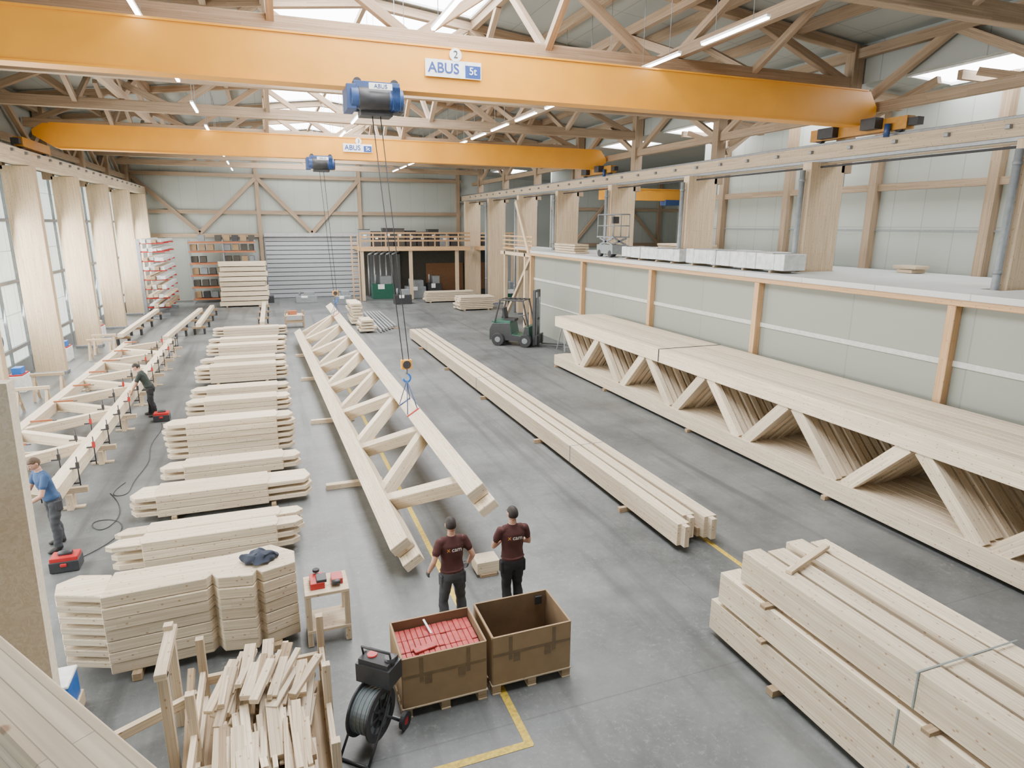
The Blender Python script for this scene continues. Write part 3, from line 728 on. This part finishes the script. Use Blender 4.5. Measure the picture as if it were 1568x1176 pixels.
pile(-2.8, .4, 16.0, .6, .45, seed=5)
pile(-2.85, .32, 17.5, .65, 1.08, seed=6)
pile(-2.8, .35, 21.6, .7, .58, seed=7); pile(-2.8, .4, 19.6, .5, .3, seed=17)
pile(-2.9, .4, 23.8, .7, .45, seed=8); pile(-2.95, .4, 26.2, .7, .75, seed=9)
pile(-3.0, .4, 29.0, .7, .5, seed=10); pile(-3.0, .5, 31.8, .7, .6, seed=11); pile(-3.1, .6, 34.5, .7, .45, seed=12)
pile(-3.1, .7, 37.4, .8, .55, seed=13)
m = MB(); z = .12; n = 7; lay = 1.16/n
for i in range(n):
    j = random.uniform(-.015, .015)
    m.prism([(-2.4, 8.82+j), (-1.15, 8.88+j), (-1.08, 9.0), (-1.0, 8.84+j), (-.55, 8.76+j), (-.5, 8.92), (-.42, 8.80+j), (.02, 8.95), (.02, 9.3), (-.3, 9.62), (-.9, 9.5), (-2.35, 9.5)], z, z+lay-.006, WOODP)
    m.prism([(-3.05+j*2, 9.45), (-2.98, 9.15), (-2.38, 8.9), (-2.38, 9.48), (-2.8, 9.62)], z+lay*.25, z+lay*.85, WOODP)
    z += lay
for xx in (-2.1, -.3): m.box((xx, 9.15, .06), (.12, .8, .12), WOODD)
m.build("web_member_stack", .01)
CL = plain("dark_blue_cloth", (.03, .038, .06), .9)
m = MB()
def crump(p):
    q = p.copy(); q += noise.noise_vector(q*9)*.07
    if q.z < -.045: q.z = -.045
    return q
m.ball((-.45, 9.15, 1.33), (.26, .17, .075), CL, None, 48, 30, crump); m.build("crumpled_jacket")

# ------------------------------------------------------------------ left truss being assembled
m = MB()
m.beam((-4.5, 14.6, .62), (-4.55, 33.5, .62), .28, .30, WOODP); m.beam((-6.55, 15.2, .62), (-6.3, 33.3, .62), .28, .30, WOODP)
y = 15.0
while y < 32.5:
    m.beam((-4.6, y, .62), (-6.4, y+1.35, .62), .2, .26, WOODP); m.beam((-6.4, y+1.55, .62), (-4.6, y+2.9, .62), .2, .26, WOODP); y += 3.05
m.build("timber_roof_truss", .008)
for i, y in enumerate([15.4+2.9*i for i in range(7)]):
    m = MB(); m.box((-5.5, y, .41), (2.9, .12, .12), WOOD)
    for x in (-6.6, -4.4): m.box((x, y, .175), (.12, .3, .35), WOOD); m.box((x, y, .02), (.5, .12, .04), WOOD)
    m.build("trestle", .004)
m = MB()
for i in range(26):
    y = 15+i*.73; x = -4.27 if i % 2 else -4.8
    m.cyl((x, y, .35), (x, y, 1.05), .013, DARK, 6); m.box((x, y, .85), (.06, .05, .14), RED if i % 3 == 0 else BLACK); m.box((x-.07, y, .79), (.16, .04, .03), BLACK); m.box((x-.07, y, .44), (.16, .04, .03), BLACK)
for i in range(9):
    y = 15.7+i*2.1; x = -6.05
    m.box((x, y, .84), (.5, .05, .05), ORANGE); m.cyl((x-.25, y, .82), (x+.35, y, .82), .012, BLACK, 6)
m.build("bar_clamps")
for (x0, y0, x1, y1) in ((-7.2, 36.5, -7.0, 47), (-5.0, 35, -4.4, 46.5), (-3.9, 39, -3.8, 48), (-.6, 38.7, -.5, 49)):
    m = MB(); m.beam((x0, y0, .55), (x1, y1, .55), .26, .2, WOODP)
    for t in (.05, .35, .65, .95):
        yy = y0+(y1-y0)*t; xx = x0+(x1-x0)*t; m.box((xx, yy, .38), (.7, .12, .13), WOODD); m.box((xx-.25, yy, .16), (.1, .3, .32), DARK); m.box((xx+.25, yy, .16), (.1, .3, .32), DARK)
    m.build("chord_on_trestles", .006)
def sawhorse(x, y, h=.9, s=1.0, mat=WOOD):
    m = MB(); m.beam((x-.5*s, y, h), (x+.5*s, y, h), .1, .1, mat)
    for q in (-.4*s, .4*s):
        m.beam((x+q, y, h-.05), (x+q, y-.3, .02), .08, .05, mat); m.beam((x+q, y, h-.05), (x+q, y+.3, .02), .08, .05, mat); m.beam((x+q, y-.2, .3), (x+q, y+.2, .3), .03, .08, mat)
    m.build("sawhorse")
sawhorse(-7.4, 33.2); sawhorse(-7.5, 34.6); sawhorse(-7.5, 26); sawhorse(-7.5, 24.3, .8)

# ------------------------------------------------------------------ racks
m = MB()
for y in (48.2, 50.5, 52.8): m.box((-7.8, y, 2.5), (.22, .22, 5.0), STEEL); m.box((-7.2, y, .1), (1.6, .22, .2), STEEL)
rk = random.Random(2)
for z in (.6, 1.2, 1.8, 2.4, 3.0, 3.6, 4.2, 4.75):
    for y in (48.2, 50.5, 52.8): m.box((-7.0, y, z), (1.4, .1, .1), RED)
    for i in range(4): m.box((-7.4+i*.3, 50.4+rk.uniform(-.3, .3), z+.15+rk.uniform(-.02, .02)), (.26, 5.4, rk.uniform(.12, .28)), rk.choice([PAPER, PAPER, WOOD, PAPER, WOODD]))
m.build("cantilever_rack", .01)
m = MB()
for x in (-5.6, -3.2, -.9):
    for y in (55.4, 56.4): m.box((x, y, 2.4), (.1, .1, 4.8), GREY)
for z in (.3, 1.2, 2.1, 3.0, 3.9, 4.6):
    for y in (55.35, 56.4): m.box((-3.25, y, z), (4.8, .06, .12), ORANGE)
    for i in range(8):
        if random.random() < .85: m.box((-5.3+i*.6, 55.9, z+.33), (.45, .8, .45), random.choice([CARD, WOODD, GREY, DKBRD, BLACK]))
m.build("pallet_rack")
def plankstack(name, x0, x1, y0, y1, h, t=.12, gap=.02, mat=WOODP):
    m = MB(); z = .1
    while z < h:
        yy = y0; ww = (y1-y0)/3
        e = random.uniform(-.08, .08)
        for i in range(3): m.box(((x0+x1)/2+e, yy+ww/2, z+t/2), (x1-x0+random.uniform(-.2, .1), ww-.01, t), mat); yy += ww
        z += t+gap
    for x in (x0+.4, x1-.4): m.box((x, (y0+y1)/2, .05), (.1, y1-y0, .1), WOODD)
    m.build(name, .005)
plankstack("plank_stack", -3.5, -.2, 51.8, 53.2, 3.3, .3, .06)
plankstack("board_pack", 4.6, 5.4, 36.8, 38.3, .75, .12, .05); plankstack("board_pack", 4.5, 5.2, 40, 42.5, 1.3, .14, .04)
plankstack("timber_pack", 11.4, 15.4, 50, 51, .8, .1, .03); plankstack("timber_pack", 12.6, 15.2, 44.5, 46, 1.0, .1, .03)
m = MB()
for i in range(6): m.beam((5.9+i*.2, 45, .12+.02*(i % 2)), (5.7+i*.22, 36.6+.3*i, .12+.02*(i % 2)), .1, .12, ALU)
for y in (38, 43): m.box((6.3, y, .03), (1.4, .1, .06), WOODD)
m.build("steel_profiles")
m = MB(); m.box((1.2, 40.4, .35), (1.1, .8, .08), WOODD); m.box((1.2, 40.4, .75), (1.1, .8, .06), WOOD)
for a in (-.5, .5):
    for b_ in (-.35, .35): m.box((1.2+a, 40.4+b_, .5), (.08, .08, 1.0), WOODD)
m.box((1.1, 40.4, .9), (.5, .4, .2), ORANGE); m.build("tool_cart")

# ------------------------------------------------------------------ forklift
m = MB()
prof = [(-1.35, .25), (-1.35, .75), (-1.2, 1.05), (-.35, 1.1), (-.25, .55), (.25, .5), (.35, .95), (.55, .95), (.6, .25)]
n = len(prof); b = len(m.v)
for yy in (-.5, .5):
    for q in prof: m.v.append(Vector((q[0], yy, q[1])))
m.face([b+i for i in range(n)], BLACK); m.face([b+n+i for i in reversed(range(n))], BLACK)
for i in range(n): j = (i+1) % n; m.face([b+i, b+n+i, b+n+j, b+j], GREEN)
m.box((-.8, 0, 1.12), (.9, .9, .1), GREEN)
for px in (-.9, .4):
    for yy in (-.5, .5): m.cyl((px, yy-.13, .3), (px, yy+.13, .3), .3, DARK, 20); m.cyl((px, yy-.14, .3), (px, yy+.14, .3), .14, GREY, 14)
for yy in (-.45, .45):
    m.beam((-1.1, yy, 1.1), (-.85, yy, 2.15), .07, .07, BLACK); m.beam((.5, yy, .95), (.25, yy, 2.15), .07, .07, BLACK)
    m.box((-.3, yy, 2.15), (1.2, .07, .07), BLACK)
for i in range(6): m.box((-.85+i*.22, 0, 2.16), (.05, .9, .05), BLACK)
m.box((-.45, 0, 1.2), (.5, .5, .12), DARK); m.beam((-.72, 0, 1.2), (-.8, 0, 1.75), .45, .1, DARK)
m.cyl((.25, 0, .95), (.1, 0, 1.35), .03, DARK); m.ring((.08, 0, 1.38), (-.4, 0, 1), .13, .17, .03, DARK, 20)
for yy in (-.32, .32): m.box((.75, yy, 1.35), (.14, .1, 2.6), BLACK); m.box((.82, yy*.7, 1.2), (.06, .06, 2.2), STEEL)
for z in (.4, 1.3, 2.6): m.box((.76, 0, z), (.1, .7, .1), BLACK)
m.cyl((.76, 0, .3), (.76, 0, 2.2), .05, STEEL); m.box((.9, 0, .35), (.08, 1.0, .45), BLACK)
for yy in (-.25, .25): m.box((1.5, yy, .1), (1.15, .12, .05), BLACK); m.box((.95, yy, .3), (.05, .12, .45), BLACK)
m.box((.5, .4, 1.8), (.1, .15, .12), ORANGE)
fk = m.build("forklift_truck", .015); fk.location = (11.9, 30.6, 0); fk.rotation_euler = (0, 0, math.radians(-40)); fk.scale = (1.12, 1.12, 1.08)
m = MB()
for s_ in (-.25, .25):
    m.beam((13.4+s_, 27.9, 0.02), (13.4+s_*.6, 28.3, 1.5), .05, .03, ALU); m.beam((13.4+s_, 28.8, 0.02), (13.4+s_*.6, 28.35, 1.5), .05, .03, ALU)
for i in range(5): m.box((13.4, 27.95+i*.08, .25+i*.27), (.45-.03*i, .07, .03), ALU)
m.build("step_ladder")

# ------------------------------------------------------------------ cardboard boxes on pallets
def pallet(m, x0, x1, y0, y1):
    for i in range(5): m.box(((x0+x1)/2, y0+.06+i*(y1-y0-.12)/4, .135), (x1-x0, .12, .022), WOOD)
    for x in (x0+.07, (x0+x1)/2, x1-.07):
        m.box((x, (y0+y1)/2, .011), (.12, y1-y0, .022), WOOD)
        for y in (y0+.07, (y0+y1)/2, y1-.07): m.box((x, y, .07), (.12, .12, .1), WOODD)
def carton(x0, x1, y0, y1, h, red):
    root = bpy.data.objects.new("cardboard_crate_on_pallet", None); COL.objects.link(root)
    m = MB(); pallet(m, x0, x1, y0, y1); m.build("pallet", .003, root)
    m = MB(); z0 = .15; t = .02; e = .02
    a0, a1, b0, b1 = x0+e, x1-e, y0+e, y1-e; zc = z0+h/2
    for (c, s) in ((((a0+a1)/2, b0, zc), (a1-a0, t, h)), (((a0+a1)/2, b1, zc), (a1-a0, t, h)), ((a0, (b0+b1)/2, zc), (t, b1-b0, h)), ((a1, (b0+b1)/2, zc), (t, b1-b0, h))): m.box(c, s, CARD)
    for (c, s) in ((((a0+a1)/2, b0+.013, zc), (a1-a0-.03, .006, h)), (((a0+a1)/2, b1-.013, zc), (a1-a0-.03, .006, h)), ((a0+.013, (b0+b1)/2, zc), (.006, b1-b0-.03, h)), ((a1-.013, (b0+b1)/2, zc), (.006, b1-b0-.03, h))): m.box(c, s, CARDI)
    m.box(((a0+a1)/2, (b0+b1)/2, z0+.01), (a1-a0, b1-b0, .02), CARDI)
    for fx in (.22, .78): m.box((a0+(a1-a0)*fx, b0-.012, z0+h*.72), (.05, .004, h*.5), TAPE); m.box((a0+(a1-a0)*fx, b1+.012, z0+h*.72), (.05, .004, h*.5), TAPE)
    m.box(((a0+a1)/2, b0-.0115, z0+h*.62), (a1-a0, .003, .045), TAPE)
    for fx in (.3, .7): m.box((a0+(a1-a0)*fx, b0-.0135, z0+h*.5), (.09, .004, .12), TAPE)
    m.build("carton", 0, root)
    if red:
        m = MB(); r = random.Random(3)
        nx = 14
        for i in range(nx):
            for j in range(3):
                m.box((a0+.06+i*(a1-a0-.12)/(nx-1), b0+.15+j*.25, z0+.295+r.uniform(-.006, .006)), (.070, .24, .56), REDBOX)
        m.box((a0+.35, b0+.28, z0+.59), (.30, .10, .03), REDBOX, Matrix.Rotation(.2, 3, 'Z'))
        m.beam((a0+.50, b0+.55, z0+.585), (a0+.44, b1-.04, z0+.68), .03, .012, WHITE); m.build("red_packages", .006, root)
    else:
        m = MB(); m.box((a0+.3, b0+.3, z0+.07), (.4, .3, .1), BLACK); m.box((a1-.14, b1-.04, z0+h-.12), (.1, .03, .12), DARK); m.build("packing_remains", 0, root)
carton(1.12, 2.24, 6.82, 7.66, .70, True); carton(2.30, 3.44, 6.84, 7.70, .70, False)

# ------------------------------------------------------------------ cable reel trolley
m = MB(); c = Vector((.72, 6.62, .42)); ax = Vector((.75, -.66, 0)).normalized(); sd = Vector((-ax.y, ax.x, 0))
for o in (-.13, .13): m.ring(c+ax*o, ax, .23, .315, .02, BLACK, 40); m.ring(c+ax*o, ax, .02, .07, .03, BLACK, 20)
for o in (-.13, .13):
    for i in range(8):
        a = i*math.pi/4; d = sd*math.cos(a)+Vector((0, 0, 1))*math.sin(a); m.beam(c+ax*o+d*.05, c+ax*o+d*.25, .02, .02, BLACK, ax)
m.cyl(c-ax*.12, c+ax*.12, .17, DARK, 28)
for i in range(9): m.ring(c+ax*(-.11+i*.0275), ax, .16, .265-.006*(i % 2), .026, HOSE, 36)
for s_ in (-.19, .19):
    p = c+ax*s_
    m.tube([p+sd*-.38+Vector((0, 0, -.40)), p+sd*-.2+Vector((0, 0, -.2)), p, p+sd*.18+Vector((0, 0, .3)), p+sd*.22+Vector((0, 0, .62))], .016, BLACK, ax, 8)
    m.tube([p, p+sd*.3+Vector((0, 0, -.32))], .016, BLACK, ax, 8)
m.cyl(c-ax*.28+sd*.32+Vector((0, 0, -.31)), c+ax*.28+sd*.32+Vector((0, 0, -.31)), .015, STEEL)
for s_ in (-.26, .26): q = c+sd*.32+ax*s_+Vector((0, 0, -.31)); m.ring(q, ax, .05, .11, .05, DARK, 22); m.ring(q, ax, .0, .05, .04, RED, 16)
m.cyl(c-ax*.2-sd*.38+Vector((0, 0, -.40)), c+ax*.2-sd*.38+Vector((0, 0, -.40)), .018, BLACK)
q = c+sd*.2+Vector((0, 0, .42)); Rz = Matrix.Rotation(math.atan2(ax.y, ax.x), 3, 'Z')
m.box(q, (.46, .28, .24), BLACK, Rz); m.box(q+Vector((0, 0, .15)), (.40, .24, .06), DARK, Rz); m.box(q+sd*.16, (.2, .04, .14), RED, Rz); m.cyl(q+ax*.16+Vector((0, 0, .1)), q+ax*.16+Vector((0, 0, .22)), .06, BLACK)
m.cyl(q-ax*.08+Vector((0, 0, .15)), q-ax*.08+Vector((0, 0, .2)), .06, RED)
m.tube([q-ax*.19+Vector((0, 0, .1)), q-ax*.19+Vector((0, 0, .3))-sd*.05, q+ax*.19+Vector((0, 0, .3))-sd*.05, q+ax*.19+Vector((0, 0, .1))], .015, DARK, sd, 8)
m.build("cable_reel_trolley")

# ------------------------------------------------------------------ workbench with tools
m = MB()
for z in (.83, .25): m.box((.42, 8.95, z), (.62, .55, .05), WOOD)
for x in (.15, .69):
    for y in (8.72, 9.18): m.box((x, y, .42), (.08, .08, .82), WOOD)
m.box((.30, 8.95, .905), (.2, .32, .1), RED); m.box((.36, 8.9, .97), (.14, .2, .05), BLACK); m.box((.58, 8.95, .9), (.16, .22, .09), RED); m.cyl((.5, 8.8, .92), (.62, 8.8, .92), .04, BLACK); m.cyl((.3, 9.1, .98), (.3, 9.1, 1.02), .05, DARK)
m.build("tool_stand", .006)

# ------------------------------------------------------------------ offcut crate
m = MB()
x0, x1, y0, y1 = -1.15, .25, 5.6, 7.75
for x in (x0, x1):
    for y, h in ((y0, 1.05), ((y0+y1)/2, 1.15), (y1, 1.1)): m.box((x, y, h/2), (.09, .09, h), WOOD)
    m.box((x, (y0+y1)/2, .25), (.06, y1-y0, .12), WOOD); m.box((x, (y0+y1)/2, .6), (.06, y1-y0, .12), WOOD)
m.box(((x0+x1)/2, y0, .3), (x1-x0, .06, .12), WOOD); m.box(((x0+x1)/2, y1, .5), (x1-x0, .06, .12), WOOD); m.box(((x0+x1)/2, (y0+y1)/2, .12), (x1-x0, y1-y0, .04), WOODD)
m.box((-1.45, 7.7, .7), (.1, .1, 1.4), WOOD); m.box((-1.42, 6.9, .65), (.1, .1, 1.3), WOOD); m.box((-1.43, 7.3, 1.3), (.12, .95, .08), WOOD); m.box((-1.7, 6.5, .25), (1.4, .1, .12), WOOD)
m.beam((-2.2, 7.2, .35), (-1.2, 7.5, .5), .08, .12, WOOD); m.beam((-1.3, 6.7, .05), (-1.25, 7.6, .8), .07, .1, WOODD)
r = random.Random(11)
for i in range(170):
    far = r.random() < .55
    t = i/170; z = .2+t*.62
    l = r.uniform(.4, .75) if far else r.uniform(.6, 1.05)
    x = r.uniform(x0+.25, x1-.18); y = r.uniform(6.95, 7.45) if far else r.uniform(6.1, 6.45)
    a = math.pi/2+(r.gauss(-.28, .13) if far else r.gauss(.05, .06)); z *= (1.12 if far else .85)
    R = Matrix.Rotation(a, 3, 'Z') @ Matrix.Rotation(r.gauss(-.14 if far else -.04, .10), 3, 'Y')
    m.box((x, y, z), (l, r.choice([.05, .07, .10, .13]), r.choice([.03, .05, .07])), r.choice([WOODP, WOODP, WOOD, WOOD, WOODD]), R)
m.build("offcut_crate", .003)

m = MB(); m.box((-2.95, 8.3, .36), (.55, .42, .38), BLUE2); m.box((-2.95, 8.3, .565), (.57, .44, .04), WHITE); m.box((-2.95, 8.3, .1), (.6, .5, .2), WOOD); m.tube([(-3.1, 8.25, .58), (-3.05, 8.2, .66), (-2.85, 8.2, .66), (-2.8, 8.25, .58)], .014, BLUE, (0, 1, 0), 8)
for x in (-3.1, -2.8): m.box((x, 8.08, .5), (.05, .03, .08), BLACK)
m.build("toolbox_on_block", .01)
def redcase(x, y, z=0, w=.5):
    m = MB(); m.box((x, y, z+.11), (w, .34, .2), BLACK); m.box((x, y, z+.24), (w*.95, .3, .08), RED); m.cyl((x-.1, y, z+.3), (x+.12, y, z+.3), .05, BLACK); m.box((x, y-.18, z+.15), (.1, .03, .06), RED); m.build("power_tool_case", .01)
redcase(-3.8, 12.5, 0, .45); redcase(-3.5, 21.9, 0, .45)
m = MB(); m.box((3.2, 9.85, .17), (.42, .35, .22), WOODP); m.box((3.2, 9.85, .03), (.3, .4, .06), WOODD); m.build("timber_block", .006)
def cable(pts, name="power_cable", r=.008):
    c = bpy.data.curves.new(name, 'CURVE'); c.dimensions = '3D'; c.bevel_depth = r; sp = c.splines.new('NURBS'); sp.points.add(len(pts)-1)
    for i, p in enumerate(pts): sp.points[i].co = (p[0], p[1], p[2] if len(p) > 2 else .012, 1)
    sp.use_endpoint_u = True; sp.order_u = 4; c.materials.append(DARK); o = bpy.data.objects.new(name, c); COL.objects.link(o)
cable([(-3.7, 12.8), (-3.3, 13.2), (-3.1, 13.9), (-3.4, 14.5), (-3.9, 14.5), (-3.7, 14.0), (-3.4, 13.9), (-3.3, 15), (-3.8, 16)])
cable([(-3.5, 21.6), (-3.3, 21), (-3.6, 19.5), (-3.2, 18), (-3.5, 16.5), (-3.3, 15.6), (-3.9, 15.8), (-3.6, 16.6)])
YL = plain("yellow_floor_paint", (.50, .35, .04), .6, 0, .3, 20)
m = MB(); m.box((2.46, 20, .003), (.1, 28.2, .004), YL); m.box((1.9, 5.93, .0035), (1.2, .1, .004), YL); m.box((7.65, 20, .003), (.1, 27, .004), YL); m.build("floor_marking_lines")
for (x, y) in ((-8.9, 21.6), (-8.9, 27.8), (-8.9, 33.6), (-8.9, 40.2)):
    m = MB(); m.box((x, y, .3), (.5, .8, .6), WHITE); m.box((x, y, .63), (.45, .7, .06), RED); m.box((x+.05, y-.1, .78), (.3, .4, .24), random.choice([BLUE2, GREY, WOOD])); m.build("tool_trolley", .01)
for (y, z) in ((26.5, 1.9), (34.5, 1.7), (27.9, 1.8)):
    m = MB(); m.box((XL+.25, y, z), (.25, .5, .3), BLUE2); m.ring((XL+.4, y, z), (1, 0, 0), .1, .2, .1, BLUE, 24); m.box((XL+.2, y, z-.4), (.2, .4, .3), RED); m.tube([(XL+.35, y, z-.2), (XL+.4, y+.1, z-1), (XL+.4, y+.2, z-1.4)], .012, DARK, (0, 1, 0), 6); m.build("wall_mounted_hose_reel")

# ------------------------------------------------------------------ foreground balcony
m = MB(); m.box((-1.745, 3.05, 3.95), (1.4, .08, 2.9), OSB, Matrix.Rotation(.025, 3, 'Y')); m.build("wall_balcony_board")
m = MB(); z = 4.92
P1, P2 = Vector((-1.6, 3.1, z-.09)), Vector((.15, .7, z-.09))
dd = (P2-P1).normalized(); sd = Vector((-dd.y, dd.x, 0)); sd = -sd if sd.x > 0 else sd
m.beam(P1+sd*.09, P2+sd*.09, .14, .18, WOODP)
for i in range(18):
    p = P1+dd*(.1+i*.16)+sd*.12; m.box(p-Vector((0, 0, .55)), (.07, .05, .95), WOODC, Matrix.Rotation(math.atan2(dd.y, dd.x), 3, 'Z'))
m.beam(P1+sd*.1-Vector((0, 0, 1.0)), P2+sd*.1-Vector((0, 0, 1.0)), .14, .14, WOODC)
m.build("balcony_railing", .006)

# ------------------------------------------------------------------ lights
w = bpy.data.worlds.new("world"); SC.world = w; w.use_nodes = True
bg = w.node_tree.nodes["Background"]; bg.inputs[0].default_value = (.97, .98, 1, 1); bg.inputs[1].default_value = .55
def area(name, loc, rot, sx, sy, power, col=(1, 1, 1)):
    l = bpy.data.lights.new(name, 'AREA'); l.shape = 'RECTANGLE'; l.size = sx; l.size_y = sy; l.energy = power; l.color = col
    o = bpy.data.objects.new(name, l); COL.objects.link(o); o.location = loc; o.rotation_euler = rot; return o
for y in yc:
    for sx_, rx in ((2.1, 6.4), (5.25, -6.4)):
        area("skylight_daylight", (sx_, y, roofz(sx_)-.02), (0, math.radians(-rx), 0), 2.9, 5.5, 330, (1, .985, .965))
    area("skylight_daylight", (18.8, y, 10.2), (0, 0, 0), 1.5, 3.2, 70, (1, .985, .96))
for y in [27.5+6.3*i for i in range(-3, 5)]:
    area("window_daylight", (XL+.22, y+.05, 3.5), (0, math.radians(-80), 0), 5.4, 5.6, 1300, (1, .985, .95))
